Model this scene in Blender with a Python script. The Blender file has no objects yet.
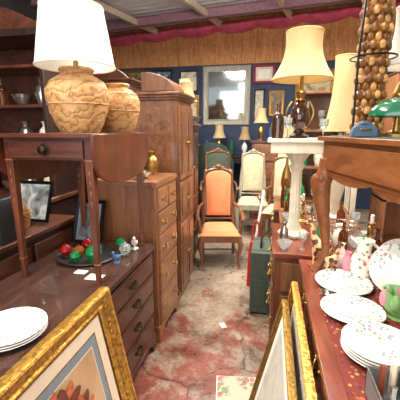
import bpy, bmesh, math, random
from mathutils import Vector, Matrix
random.seed(7)
scn=bpy.context.scene
PI=math.pi
def lin(h):
    h=h.lstrip('#'); o=[]
    for i in (0,2,4):
        c=int(h[i:i+2],16)/255
        o.append(c/12.92 if c<=.04045 else ((c+.055)/1.055)**2.4)
    return (o[0],o[1],o[2],1)
# ---------------------------------------------------------------- materials
def base(name):
    m=bpy.data.materials.new(name); m.use_nodes=True
    nt=m.node_tree; return m,nt,nt.nodes['Principled BSDF']
def N(nt,t,**k):
    n=nt.nodes.new(t)
    for a,b in k.items(): setattr(n,a,b)
    return n
def coords(nt,scale=(1,1,1),src='Object'):
    tc=N(nt,'ShaderNodeTexCoord'); mp=N(nt,'ShaderNodeMapping')
    mp.inputs['Scale'].default_value=scale
    nt.links.new(tc.outputs[src],mp.inputs['Vector']); return mp.outputs['Vector']
def ramp(nt,fac,stops,interp='LINEAR'):
    r=N(nt,'ShaderNodeValToRGB'); cr=r.color_ramp; cr.interpolation=interp
    while len(cr.elements)<len(stops): cr.elements.new(.5)
    for e,(p,c) in zip(cr.elements,stops):
        e.position=p; e.color=lin(c) if isinstance(c,str) else c
    nt.links.new(fac,r.inputs['Fac']); return r.outputs['Color']
def noise(nt,vec,scale,detail=4,dist=0,rough=.5):
    n=N(nt,'ShaderNodeTexNoise'); n.inputs['Scale'].default_value=scale
    n.inputs['Detail'].default_value=detail; n.inputs['Distortion'].default_value=dist
    n.inputs['Roughness'].default_value=rough
    nt.links.new(vec,n.inputs['Vector']); return n.outputs['Fac']
def bump(nt,bs,fac,st=.3,d=.01):
    b=N(nt,'ShaderNodeBump'); b.inputs['Strength'].default_value=st; b.inputs['Distance'].default_value=d
    nt.links.new(fac,b.inputs['Height']); nt.links.new(b.outputs['Normal'],bs.inputs['Normal'])
def mul(nt,a,b):
    m=N(nt,'ShaderNodeMath',operation='MULTIPLY'); nt.links.new(a,m.inputs[0]); nt.links.new(b,m.inputs[1]); return m.outputs[0]
def plain(name,c,rough=.5,metal=0,var=.15,scale=12,bmp=0,trans=0,emit=0,ior=1.45,coat=0):
    m,nt,bs=base(name); col=lin(c)
    f=noise(nt,coords(nt),scale,4)
    d=tuple(x*(1-var) for x in col[:3])+(1,); l=tuple(min(1,x*(1+var)) for x in col[:3])+(1,)
    nt.links.new(ramp(nt,f,[(.3,d),(.7,l)]),bs.inputs['Base Color'])
    bs.inputs['Roughness'].default_value=rough; bs.inputs['Metallic'].default_value=metal
    bs.inputs['Transmission Weight'].default_value=trans; bs.inputs['IOR'].default_value=ior
    bs.inputs['Coat Weight'].default_value=coat
    if emit:
        bs.inputs['Emission Color'].default_value=col; bs.inputs['Emission Strength'].default_value=emit
    if bmp: bump(nt,bs,f,bmp)
    return m
def wood(name,dark,light,axis='z',rough=.34,scale=9,coat=.15):
    m,nt,bs=base(name)
    s={'x':(.12,1,1),'y':(1,.12,1),'z':(1,1,.12)}[axis]
    v=coords(nt,tuple(k*scale for k in s))
    f=noise(nt,v,2.2,7,1.1,.62)
    mid=tuple((a+b)/2 for a,b in zip(lin(dark),lin(light)))
    nt.links.new(ramp(nt,f,[(.25,dark),(.5,mid),(.75,light)]),bs.inputs['Base Color'])
    bs.inputs['Roughness'].default_value=rough; bs.inputs['Coat Weight'].default_value=coat
    bump(nt,bs,f,.12,.004); return m
def art(name,cols,scale=6,dist=1.5,rough=.5):
    m,nt,bs=base(name); f=noise(nt,coords(nt),scale,3,dist)
    n=len(cols); st=[(.28+.44*i/(n-1),c) for i,c in enumerate(cols)]
    nt.links.new(ramp(nt,f,st),bs.inputs['Base Color']); bs.inputs['Roughness'].default_value=rough
    return m
def floral(name,basec,cols,scale=18,th=.6,rough=.15,cluster=0,size=.34):
    m,nt,bs=base(name); v=coords(nt)
    vo=N(nt,'ShaderNodeTexVoronoi'); vo.inputs['Scale'].default_value=scale
    nt.links.new(v,vo.inputs['Vector'])
    sx=N(nt,'ShaderNodeSeparateColor'); nt.links.new(vo.outputs['Color'],sx.inputs[0])
    n=len(cols); cc=ramp(nt,sx.outputs[0],[(i/n,c) for i,c in enumerate(cols)],'CONSTANT')
    msk=N(nt,'ShaderNodeMath',operation='LESS_THAN'); msk.inputs[1].default_value=size
    nt.links.new(vo.outputs['Distance'],msk.inputs[0])
    g=N(nt,'ShaderNodeMath',operation='GREATER_THAN'); g.inputs[1].default_value=th
    nt.links.new(sx.outputs[1],g.inputs[0])
    f=mul(nt,msk.outputs[0],g.outputs[0])
    if cluster:
        cf=ramp(nt,noise(nt,v,cluster,2),[(.46,(0,0,0,1)),(.53,(.85,.85,.85,1))]); f=mul(nt,f,cf)
    mx=N(nt,'ShaderNodeMix',data_type='RGBA'); nt.links.new(f,mx.inputs[0])
    mx.inputs[6].default_value=lin(basec); nt.links.new(cc,mx.inputs[7])
    nt.links.new(mx.outputs[2],bs.inputs['Base Color'])
    bs.inputs['Roughness'].default_value=rough; return m
def glass(name,c,rough=.03,tw=.8):
    m,nt,bs=base(name); bs.inputs['Base Color'].default_value=lin(c)
    f=noise(nt,coords(nt),8); r=N(nt,'ShaderNodeMapRange'); r.inputs[3].default_value=rough; r.inputs[4].default_value=rough+.08
    nt.links.new(f,r.inputs[0]); nt.links.new(r.outputs[0],bs.inputs['Roughness'])
    bs.inputs['Transmission Weight'].default_value=tw; bs.inputs['IOR'].default_value=1.4; return m
def shade(name,c):
    m,nt,bs=base(name); f=noise(nt,coords(nt,(60,60,2)),3,2)
    col=lin(c); d=tuple(x*.93 for x in col[:3])+(1,)
    cc=ramp(nt,f,[(.3,d),(.7,col)])
    nt.links.new(cc,bs.inputs['Base Color']); bs.inputs['Roughness'].default_value=.85
    tr=N(nt,'ShaderNodeBsdfTranslucent'); nt.links.new(cc,tr.inputs['Color'])
    mx=N(nt,'ShaderNodeMixShader'); mx.inputs[0].default_value=.35
    nt.links.new(bs.outputs[0],mx.inputs[1]); nt.links.new(tr.outputs[0],mx.inputs[2])
    nt.links.new(mx.outputs[0],nt.nodes['Material Output'].inputs['Surface']); return m

MAH=wood('mahogany','#2f140d','#6e3824','x'); MAHZ=wood('mahogany_v','#351810','#7a4028','z')
DARK=wood('dark_mahogany','#2a1510','#6a3d2a','y',.3); DARKT=wood('dark_top','#2c1b17','#5c3f35','y',.22,7,.5)
OAK=wood('honey_oak','#68402a','#a8744c','y'); OAKZ=wood('oak_v','#683e26','#a56e48','z')
WAL=wood('walnut','#44281a','#8e5e3c','z'); WALY=wood('walnut_y','#482a1a','#94613e','y')
ESP=wood('espresso','#1a1210','#3d2822','z'); REDW=wood('red_table_wood','#521f14','#8c442c','y',.28,8,.4)
SIDEB=wood('sideboard_wood','#3a1c12','#7a4630','z',.3)
DESKW=wood('desk_wood','#5f3218','#9e6238','y',.35); GRAYW=wood('grey_wood','#6d6a5a','#a8a48e','z')
GOLD=plain('aged_gold','#b98b3f',.34,.7,.45,60,.6); GOLD2=plain('dark_gold','#8a6a30',.4,.7,.5,70,.6)
BRASS=plain('brass','#a8864a',.32,.9,.3,30); BLACKM=plain('black_metal','#15130f',.4,.6); IRON=plain('bronze_dark','#3a2a1c',.35,.7,.4)
WHITE=plain('white_ceramic','#ece9e2',.15,0,.04); PAPER=plain('paper','#eceae0',.8,0,.05); CREAM=plain('cream_paint','#ddd6bf',.45,0,.1,20)
PLATE=floral('floral_plate','#e9e8e0',['#6f9464','#c9838f','#7d9a66','#7d90b0'],75,.25,.15,12,.45)
PITCH=floral('pitcher_glaze','#ece6da',['#d25a76','#6fa05a','#e9a63a'],45,.3)
def terracotta():
    m,nt,bs=base('carved_terracotta'); v=coords(nt,(1,1,1))
    w=N(nt,'ShaderNodeTexWave'); w.wave_type='RINGS'; w.inputs['Scale'].default_value=8; w.inputs['Distortion'].default_value=9; w.inputs['Detail'].default_value=2; w.inputs['Detail Scale'].default_value=2.4
    nt.links.new(v,w.inputs['Vector'])
    nz=noise(nt,v,9,5)
    c=ramp(nt,w.outputs['Fac'],[(0,'#9c7040'),(.12,'#c0945c'),(.5,'#c69d66'),(1,'#caa36e')])
    mx=N(nt,'ShaderNodeMix',data_type='RGBA',blend_type='MULTIPLY'); mx.inputs[0].default_value=.5
    nt.links.new(c,mx.inputs[6]); nt.links.new(ramp(nt,nz,[(.3,'#cfa880'),(.7,'#ffffff')]),mx.inputs[7])
    nt.links.new(mx.outputs[2],bs.inputs['Base Color']); bs.inputs['Roughness'].default_value=.6
    bump(nt,bs,w.outputs['Fac'],.3,.006); return m
TERRA=terracotta()
SH_W=shade('white_linen','#f4f2ea'); SH_C=shade('cream_pleat','#dfc998'); SH_T=shade('tan_linen','#cdb489')
ORANGE=plain('orange_velvet','#d98458',.8,0,.1,30,.1); BEIGE=plain('beige_fabric','#b9ab8c',.85,0,.15,20); GREENF=plain('green_felt','#1f4a3a',.8,0,.12)
DKGREEN=plain('dark_green_cloth','#24332c',.85,0,.2); BLACKF=plain('black_leather','#171618',.45,0,.3); SUIT=plain('suitcase_green','#3f4a40',.65,0,.15,40)
REDF=plain('red_fabric','#a82820',.7); MAT_BL=plain('mat_greyblue','#7c868e',.8,0,.05); MAT_CR=plain('mat_cream','#dccbb2',.8,0,.05)
MIRROR=plain('mirror_glass','#a9b0ae',.06,.95,.05)
GREY=plain('grey_metal','#8c9290',.45,.4); PINK=plain('pink_ceramic','#d58a9a',.25); TGREEN=plain('tulip_green','#7fae6a',.25)
G_CL=glass('clear_glass','#e8f0ee'); G_RED=glass('red_glass','#c4231c',.03,.5); G_GRN=glass('green_glass','#22a458',.03,.5); G_BLU=glass('blue_glass','#2c6fae',.03,.5); G_AMB=glass('amber_glass','#8a4a1c'); G_ORG=glass('orange_glass','#c8742c',.03,.5)
SILVER=plain('silver','#b9b7b0',.2,.9,.2); BLUEG=plain('blue_glaze','#4a6c94',.2)
DKBROWN=plain('brown_glaze','#3c2014',.12,0,.5,14,0,0,0,1.5,.6)
WICK=plain('wicker','#9a6c3c',.7,0,.35,60)
# ---------------------------------------------------------------- mesh builder
class B:
    def __init__(s): s.bm=bmesh.new(); s.m=[]; s.M=Matrix()
    def mi(s,m):
        if m not in s.m: s.m.append(m)
        return s.m.index(m)
    def v(s,x,y=None,z=None):
        p=Vector(x) if y is None else Vector((x,y,z))
        return s.bm.verts.new(s.M@p)
    def f(s,vs,i):
        try:
            fc=s.bm.faces.new(vs); fc.material_index=i; fc.smooth=True
        except ValueError: pass
    def box(s,x0,x1,y0,y1,z0,z1,m):
        i=s.mi(m); V=[s.v(x,y,z) for x in(x0,x1) for y in(y0,y1) for z in(z0,z1)]
        for q in((0,1,3,2),(4,6,7,5),(0,4,5,1),(2,3,7,6),(0,2,6,4),(1,5,7,3)): s.f([V[k] for k in q],i)
    def taper(s,p0,p1,w0,w1,m):
        i=s.mi(m); r=[]
        for p,w in((p0,w0),(p1,w1)):
            r.append([s.v(p[0]+dx*w,p[1]+dy*w,p[2]) for dx,dy in((-.5,-.5),(.5,-.5),(.5,.5),(-.5,.5))])
        for k in range(4): s.f([r[0][k],r[0][(k+1)%4],r[1][(k+1)%4],r[1][k]],i)
        s.f(r[0][::-1],i); s.f(r[1],i)
    def lathe(s,cx,cy,prof,m,seg=24,sx=1,sy=1,flute=0,nf=12,cap=True):
        i=s.mi(m); rings=[]
        for r,z in prof:
            if r<1e-5: rings.append([s.v(cx,cy,z)]); continue
            R=[]
            for k in range(seg):
                a=2*PI*k/seg; rr=r*(1+flute*math.cos(nf*a)); R.append(s.v(cx+rr*sx*math.cos(a),cy+rr*sy*math.sin(a),z))
            rings.append(R)
        for A,C in zip(rings,rings[1:]):
            for k in range(seg):
                k2=(k+1)%seg
                if len(A)==1 and len(C)==1: continue
                if len(A)==1: s.f([A[0],C[k],C[k2]],i)
                elif len(C)==1: s.f([A[k],A[k2],C[0]],i)
                else: s.f([A[k],A[k2],C[k2],C[k]],i)
        if cap:
            if len(rings[0])>1: s.f(rings[0][::-1],i)
            if len(rings[-1])>1: s.f(rings[-1],i)
    def sph(s,c,r,m,sc=(1,1,1),seg=14,n=8):
        o=s.M.copy(); s.M=o@Matrix.Translation(c)
        s.lathe(0,0,[(r*math.sin(PI*k/n),-r*sc[2]*math.cos(PI*k/n)) for k in range(n+1)],m,seg,sc[0],sc[1]); s.M=o
    def tube(s,pts,rad,m,seg=8,closed=False):
        i=s.mi(m); pts=[Vector(p) for p in pts]; n=len(pts)
        if not hasattr(rad,'__len__'): rad=[rad]*n
        rings=[]; up=None
        for k in range(n):
            a=pts[(k-1)%n] if (closed or k>0) else pts[0]; b=pts[(k+1)%n] if (closed or k<n-1) else pts[-1]
            t=(b-a).normalized()
            if up is None: up=t.orthogonal().normalized()
            up=(up-t*up.dot(t)); up=up.normalized() if up.length>1e-6 else t.orthogonal().normalized()
            w=t.cross(up)
            rings.append([s.v(pts[k]+(up*math.cos(2*PI*j/seg)+w*math.sin(2*PI*j/seg))*rad[k]) for j in range(seg)])
        for k in range(n if closed else n-1):
            A,C=rings[k],rings[(k+1)%n]
            for j in range(seg): s.f([A[j],A[(j+1)%seg],C[(j+1)%seg],C[j]],i)
        if not closed: s.f(rings[0][::-1],i); s.f(rings[-1],i)
    def prism(s,pts,off,m):
        i=s.mi(m); off=Vector(off); A=[s.v(p) for p in pts]; C=[s.v(Vector(p)+off) for p in pts]; n=len(A)
        s.f(A[::-1],i); s.f(C,i)
        for k in range(n): s.f([A[k],A[(k+1)%n],C[(k+1)%n],C[k]],i)
    def done(s,name,bevel=0,rot=0,pivot=None,recalc=True):
        bm=s.bm
        if recalc: bmesh.ops.recalc_face_normals(bm,faces=bm.faces)
        if rot:
            pv=Vector(pivot); T=Matrix.Translation(pv)@Matrix.Rotation(rot,4,'Z')@Matrix.Translation(-pv)
            bm.transform(T)
        xs=[v.co for v in bm.verts]
        lo=[min(c[k] for c in xs) for k in range(3)]; hi=[max(c[k] for c in xs) for k in range(3)]
        o=Vector(((lo[0]+hi[0])/2,(lo[1]+hi[1])/2,lo[2]))
        bm.transform(Matrix.Translation(-o))
        me=bpy.data.meshes.new(name); bm.to_mesh(me); bm.free()
        for m in s.m: me.materials.append(m)
        me.set_sharp_from_angle(angle=math.radians(38))
        ob=bpy.data.objects.new(name,me); ob.location=o; scn.collection.objects.link(ob)
        if bevel:
            md=ob.modifiers.new('bevel','BEVEL'); md.width=bevel; md.segments=2; md.limit_method='ANGLE'; md.angle_limit=math.radians(50)
        return ob
def arc(n,f): return [f(k/(n-1)) for k in range(n)]
def pull_x(b,x,y,z,sg,m=BRASS,w=.075):
    b.prism([(x,y+dy*w*.62,z+dz*.018) for dy,dz in((-1,0),(-.7,.8),(-.2,.6),(0,1.1),(.2,.6),(.7,.8),(1,0),(.6,-.8),(0,-.9),(-.6,-.8))],(sg*.003,0,0),m)
    b.tube(arc(9,lambda t:(x+sg*(.006+.016*math.sin(PI*t)),y+(t-.5)*w,z+.004-.024*math.sin(PI*t))),.0035,m,6)
    for e in(-.5,.5): b.sph((x+sg*.007,y+e*w,z+.004),.007,m,seg=8,n=5)
def chest(name,x0,x1,y0,y1,z0,z1,sg,rows,cols,body,front,top,feet=.09,over=.02,pm=BRASS,panels=False):
    b=B(); fx=x1 if sg>0 else x0
    b.box(x0,x1,y0,y1,z0+feet,z1-.025,body)
    b.box(x0-(over if sg<0 else 0),x1+(over if sg>0 else 0),y0-over,y1+over,z1-.025,z1,top)
    b.box(x0-(.01 if sg<0 else 0),x1+(.01 if sg>0 else 0),y0-.01,y1+.01,z1-.038,z1-.025,body)
    b.box(x0-(.012 if sg<0 else 0),x1+(.012 if sg>0 else 0),y0-.012,y1+.012,z0+feet-.01,z0+feet+.03,body)
    if panels:
        for k in range(2):
            xa=x0+.03+k*(x1-x0-.03)/2; xb=xa+(x1-x0-.03)/2-.03
            b.box(xa,xb,y0-.010,y0,z0+feet+.06,z1-.26,front); b.box(xa+.03,xb-.03,y0-.018,y0-.01,z0+feet+.09,z1-.29,body)
            b.box(xa,xb,y0-.010,y0,z1-.23,z1-.06,front)
            b.sph((xa+(xb-xa)*.5,y0-.02,z1-.145),.014,BRASS,(1,.8,1),10,6)
            cx,cz=(xa+xb)/2,(z0+feet+.06+z1-.26)/2
            for q in range(8):
                a=2*PI*q/8; b.sph((cx+.035*math.cos(a),y0-.02,cz+.055*math.sin(a)),.014,front,(1,.5,1.2),8,5)
            b.sph((cx,y0-.021,cz),.018,front,(1,.6,1),8,5)
    for yy,d in((y0-.012,1),(y1+.012,-1)):
        for xx,e in((x0,1),(x1,-1)):
            fxx=xx-e*.012 if (xx==fx) else xx
            b.prism([(fxx,yy,z0),(fxx,yy+d*.05,z0),(fxx,yy+d*.07,z0+.05),(fxx,yy+d*.13,z0+feet-.01),(fxx,yy,z0+feet-.01)],(e*.03,0,0),body)
    H=(z1-.045)-(z0+feet+.035); z=z1-.045; tot=sum(rows)
    for ri,r in enumerate(rows):
        h=H*r/tot; c=cols[ri] if hasattr(cols,'__len__') else cols
        w=(y1-y0-.04)/c
        for k in range(c):
            ya=y0+.02+k*w+.006; yb=ya+w-.012; za=z-h+.006; zb=z-.006
            xa=fx; xb=fx+sg*.014
            b.box(min(xa,xb),max(xa,xb),ya,yb,za,zb,front)
            b.box(min(xb,xb+sg*.003),max(xb,xb+sg*.003),ya+.012,yb-.012,za+.012,zb-.012,front)
            xs=xb+sg*.003
            if c==1:
                for t in(.22,.78): pull_x(b,xs,ya+(yb-ya)*t,(za+zb)/2,sg,pm)
            else: pull_x(b,xs,(ya+yb)/2,(za+zb)/2,sg,pm)
        z-=h
    return b.done(name,.003)
def cabinet(name,x0,x1,y0,y1,z0,z1,sg,doors,body,front,top,ped=False,rails=(.55,)):
    b=B(); fx=x1 if sg>0 else x0
    b.box(x0,x1,y0,y1,z0+.08,z1-.03,body)
    b.box(x0+.02,x1-.02,y0+.02,y1-.02,z0,z0+.08,body)
    for k,(o,h) in enumerate(((.015,.03),(.03,.02),(.045,.018))):
        b.box(x0-o*(sg<0),x1+o*(sg>0),y0-o,y1+o*.2,z1-.03+k*.018,z1-.012+k*.018,top)
    zs=[z0+.1]+[z0+(z1-z0)*r for r in rails]+[z1-.06]
    for a,c in zip(zs,zs[1:]):
        b.box(x0+.05,x1-.05,y0-.008,y0,a+.02,c-.02,front)
        w=(y1-y0-.03)/doors
        for k in range(doors):
            ya=y0+.015+k*w+.004; yb=ya+w-.008
            xa=fx; xb=fx+sg*.016
            b.box(min(xa,xb),max(xa,xb),ya,yb,a+.008,c-.008,front)
            b.box(min(xb,xb+sg*.006),max(xb,xb+sg*.006),ya+.045,yb-.045,a+.05,c-.05,body)
            b.sph((xb+sg*.012,yb-.02 if k%2==0 else ya+.02,(a+c)/2),.011,BRASS,seg=8,n=6)
    if ped:
        n=16; P=[(x0+(x1-x0)*k/n,y0-.03,z1+.024+.13*math.sin(PI*k/n)**.8) for k in range(n+1)]
        b.prism(P+[(x1,y0-.03,z1),(x0,y0-.03,z1)],(0,.04,0),top)
    return b.done(name,.003)
def frame(name,o,u,vv,W,H,rail,depth,fm,layers,bead=0,extra=None,prof=None):
    u=Vector(u).normalized(); vv=Vector(vv).normalized(); n=u.cross(vv)
    b=B(); M=Matrix((( u.x,vv.x,n.x,o[0]),(u.y,vv.y,n.y,o[1]),(u.z,vv.z,n.z,o[2]),(0,0,0,1))); b.M=M
    prof=prof or [(0,0),(0,.7),(.08,.95),(.2,1),(.3,.8),(.45,.72),(.6,.55),(.75,.5),(.85,.6),(.95,.55),(1,.35)]
    def loop(t,h): return [b.v(t,t,h),b.v(W-t,t,h),b.v(W-t,H-t,h),b.v(t,H-t,h)]
    i=b.mi(fm); L=[loop(t*rail,h*depth) for t,h in prof]
    for A,C in zip(L,L[1:]):
        for k in range(4): b.f([A[k],A[(k+1)%4],C[(k+1)%4],C[k]],i)
    h=depth*.3; ins=rail
    for w,m in layers[:-1]:
        j=b.mi(m); nx=loop(ins+w,h); A=loop(ins,h)
        for k in range(4): b.f([A[k],A[(k+1)%4],nx[(k+1)%4],nx[k]],j)
        ins+=w
    b.f(loop(ins,h-.0005),b.mi(layers[-1][1]))
    b.f(loop(0,0)[::-1],b.mi(ESP))
    if bead:
        for t,hh,rr in((.16,.98,.5),(.88,.58,.32)):
            tt=t*rail; st=bead*rr*2.0
            for (ax,ay,bx,by) in((tt,tt,W-tt,tt),(W-tt,tt,W-tt,H-tt),(W-tt,H-tt,tt,H-tt),(tt,H-tt,tt,tt)):
                d=math.hypot(bx-ax,by-ay); k=int(d/st)
                for q in range(k):
                    s_=q/k; b.sph((ax+(bx-ax)*s_,ay+(by-ay)*s_,hh*depth),bead*rr,fm,(1,1,.8),6,4)
        tt=.52*rail; st=bead*3.2
        for (ax,ay,bx,by) in((tt,tt,W-tt,tt),(W-tt,tt,W-tt,H-tt),(W-tt,H-tt,tt,H-tt),(tt,H-tt,tt,tt)):
            d=math.hypot(bx-ax,by-ay); k=int(d/st); hor=abs(bx-ax)>abs(by-ay)
            for q in range(k):
                s_=(q+.5)/k; b.sph((ax+(bx-ax)*s_,ay+(by-ay)*s_,.62*depth),bead*1.1,fm,(1.3,.8,.5) if hor else (.8,1.3,.5),8,4)
    if extra: extra(b,W,H,h)
    return b.done(name,0,recalc=False)

# ================================================================ ROOM
BW=6.5; LW=-3.3; RW=2.7; FW=-2.4
def ply():
    m,nt,bs=base('plywood_panelling'); v=coords(nt,(7,7,1.0),'Object')
    f=noise(nt,v,3.2,6,.5,.65); f2=noise(nt,coords(nt),40,3)
    c=ramp(nt,f,[(.3,'#a8703e'),(.5,'#c98f58'),(.72,'#dcaa74')])
    mx=N(nt,'ShaderNodeMix',data_type='RGBA',blend_type='MULTIPLY'); mx.inputs[0].default_value=.5
    nt.links.new(c,mx.inputs[6]); nt.links.new(ramp(nt,f2,[(.35,'#d0a880'),(.6,'#ffffff')]),mx.inputs[7])
    nt.links.new(mx.outputs[2],bs.inputs['Base Color']); bs.inputs['Roughness'].default_value=.7; return m
PLY=ply(); NAVY=plain('navy_wall_paint','#2c3a56',.7,0,.15,4); DKW=plain('dark_wall_paint','#3c3a40',.8,0,.2,3)
def floormat():
    m,nt,bs=base('worn_concrete'); g=N(nt,'ShaderNodeNewGeometry')
    n1=noise(nt,g.outputs['Position'],2.2,8,.1,.7); n2=noise(nt,g.outputs['Position'],30,8,.1,.8); n3=noise(nt,g.outputs['Position'],3.0,14,.1,.74)
    conc=ramp(nt,n2,[(.32,'#75665a'),(.5,'#9c8c7b'),(.7,'#b9a994')])
    red=ramp(nt,n2,[(.32,'#6b3026'),(.55,'#8c4234'),(.75,'#a3604c')])
    sp=N(nt,'ShaderNodeSeparateXYZ'); nt.links.new(g.outputs['Position'],sp.inputs[0])
    mr=N(nt,'ShaderNodeMapRange'); mr.inputs[1].default_value=1.4; mr.inputs[2].default_value=3.2; mr.inputs[3].default_value=.14; mr.inputs[4].default_value=-.10
    nt.links.new(sp.outputs['Y'],mr.inputs[0])
    ad=N(nt,'ShaderNodeMath',operation='ADD'); nt.links.new(n3,ad.inputs[0]); nt.links.new(mr.outputs[0],ad.inputs[1])
    msk=ramp(nt,ad.outputs[0],[(.50,(0,0,0,1)),(.60,(.9,.9,.9,1))])
    mx=N(nt,'ShaderNodeMix',data_type='RGBA'); nt.links.new(msk,mx.inputs[0]); nt.links.new(conc,mx.inputs[6]); nt.links.new(red,mx.inputs[7])
    m2=N(nt,'ShaderNodeMix',data_type='RGBA',blend_type='MULTIPLY'); m2.inputs[0].default_value=.8
    nt.links.new(mx.outputs[2],m2.inputs[6]); nt.links.new(ramp(nt,n1,[(.36,'#8c8178'),(.56,'#ffffff')]),m2.inputs[7])
    vo=N(nt,'ShaderNodeTexVoronoi'); vo.feature='DISTANCE_TO_EDGE'; vo.inputs['Scale'].default_value=.9
    wv=N(nt,'ShaderNodeVectorMath',operation='ADD'); nn=N(nt,'ShaderNodeTexNoise'); nn.inputs['Scale'].default_value=3; nn.inputs['Detail'].default_value=6
    nt.links.new(g.outputs['Position'],nn.inputs['Vector']); sc=N(nt,'ShaderNodeVectorMath',operation='SCALE'); sc.inputs['Scale'].default_value=.35
    nt.links.new(nn.outputs['Color'],sc.inputs[0]); nt.links.new(g.outputs['Position'],wv.inputs[0]); nt.links.new(sc.outputs[0],wv.inputs[1]); nt.links.new(wv.outputs[0],vo.inputs['Vector'])
    m3=N(nt,'ShaderNodeMix',data_type='RGBA',blend_type='MULTIPLY'); m3.inputs[0].default_value=.75
    nt.links.new(m2.outputs[2],m3.inputs[6]); nt.links.new(ramp(nt,vo.outputs['Distance'],[(.0,'#4a3f38'),(.008,'#ffffff')]),m3.inputs[7])
    nt.links.new(m3.outputs[2],bs.inputs['Base Color'])
    nt.links.new(ramp(nt,n1,[(.35,(.22,.22,.22,1)),(.65,(.48,.48,.48,1))]),bs.inputs['Roughness']); bump(nt,bs,n2,.12,.01); return m
b=B(); b.box(LW,RW,FW,BW,-.1,0,floormat()); b.done('floor')
b=B(); b.box(LW,RW,BW,BW+.1,0,2.64,NAVY); b.box(LW,RW,BW-.02,BW+.1,2.64,3.6,PLY)
for k in range(6): b.box(LW+k*1.2+.3,LW+k*1.2+.306,BW-.021,BW-.019,2.64,3.5,ESP)
b.done('wall_back')
b=B(); b.box(LW-.1,LW,FW,BW,0,3.6,DKW); b.done('wall_left')
b=B(); b.box(RW,RW+.1,FW,BW,0,3.6,plain('tan_wall','#a58f6d',.8,0,.1,3)); b.done('wall_right')
CEILM=plain('pale_corrugated_roof','#d0d2d6',.6,0,.1,3)
b=B(); i=b.mi(CEILM); n=360; A=[]
for k in range(n+1):
    y=FW+(BW-FW)*k/n; dz=.02*math.sin(2*PI*y/.15)
    A.append((b.v(LW,y,3.47+.05*LW+dz),b.v(RW,y,3.47+.05*RW+dz)))
for P,Q in zip(A,A[1:]): b.f([P[0],P[1],Q[1],Q[0]],i)
b.done('ceiling')
PURL=plain('purlin_steel','#96707e',.5,0,.2); PALEB=plain('pale_timber','#cfc4b2',.6,0,.12); PINKF=plain('pink_drape','#c4526e',.8,0,.25,6)
def ceilz(x): return 3.43+.05*x
b=B()
for y in(5.75,4.4):
    for (z0,z1,w) in((-.15,-.135,.08),(-.135,-.0,.012),(-.015,0,.08)):
        b.prism([(LW,y-w/2,ceilz(LW)+z0),(RW,y-w/2,ceilz(RW)+z0),(RW,y-w/2,ceilz(RW)+z1),(LW,y-w/2,ceilz(LW)+z1)],(0,w,0),PURL)
b.done('ceiling_beam')
b=B()
for q,x in enumerate((-2.9,-1.7,-.5,.7,1.9)):
    b.prism([(x,3.6,ceilz(x)-.10),(x+.06,3.6,ceilz(x)-.10),(x+.06,3.6,ceilz(x)-.01),(x,3.6,ceilz(x)-.01)],(.7,2.75,.0),PALEB)
b.done('ceiling_joists')
b=B(); i=b.mi(PINKF); G=[]
for c in range(121):
    x=LW+(RW-LW)*c/120; sag=.07*abs(math.sin(PI*(x-LW)/.75))**.8; col=[]
    for r in range(7):
        t=r/6; col.append(b.v(x,BW-.04-.16*math.sin(PI*t)-.015*math.sin(40*x+3*t),ceilz(x)-.02-t*(.15+sag)))
    G.append(col)
for A,C in zip(G,G[1:]):
    for r in range(6): b.f([A[r],A[r+1],C[r+1],C[r]],i)
b.done('pink_fabric_drape')
EM=plain('lamp_tube','#fff6e8',.5,0,0,1,emit=6)
for k,(x,y,p,u_) in enumerate(((-.9,.5,78,.4),(.3,2.3,80,.4),(-1.0,3.5,118,1.0),(1.4,3.4,66,1.0))):
    b=B(); z=3.0; b.box(x-.09,x+.09,y-.6,y+.6,z,z+.05,WHITE)
    for e in(-.045,.045): b.tube([(x+e,y-.57,z-.018),(x+e,y+.57,z-.018)],.014,EM,8)
    for e in(-.5,.5): b.tube([(x,y+e,z+.05),(x,y+e,ceilz(x)-.0)],.004,BLACKM,5)
    b.done('fluorescent_light_fixture')
    for up in(0,1):  # upward light of each pair is an added fill that brightens the ceiling
        L=bpy.data.lights.new('fluorescent_and_fill_light','AREA'); L.shape='RECTANGLE'; L.size=.5; L.size_y=1.3; L.energy=p*(u_ if up else 1); L.color=(1,.93,.83)
        o=bpy.data.objects.new('fluorescent_and_fill_light',L); o.location=(x,y,z+(.09 if up else -.06)); o.rotation_euler=(PI*up,0,0); scn.collection.objects.link(o)
L=bpy.data.lights.new('front_fill_light','AREA'); L.shape='RECTANGLE'; L.size=4; L.size_y=2.4; L.energy=95; L.color=(1,.98,.96)  # added soft fill from behind the camera, not from any known opening
o=bpy.data.objects.new('front_fill_light',L); o.location=(-.3,-2.2,1.9); o.rotation_euler=(math.radians(88),0,0); scn.collection.objects.link(o)
w=bpy.data.worlds.new('world'); scn.world=w; w.use_nodes=True
bg=w.node_tree.nodes['Background']; bg.inputs[0].default_value=(.88,.9,.95,1); bg.inputs[1].default_value=1.0

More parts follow.
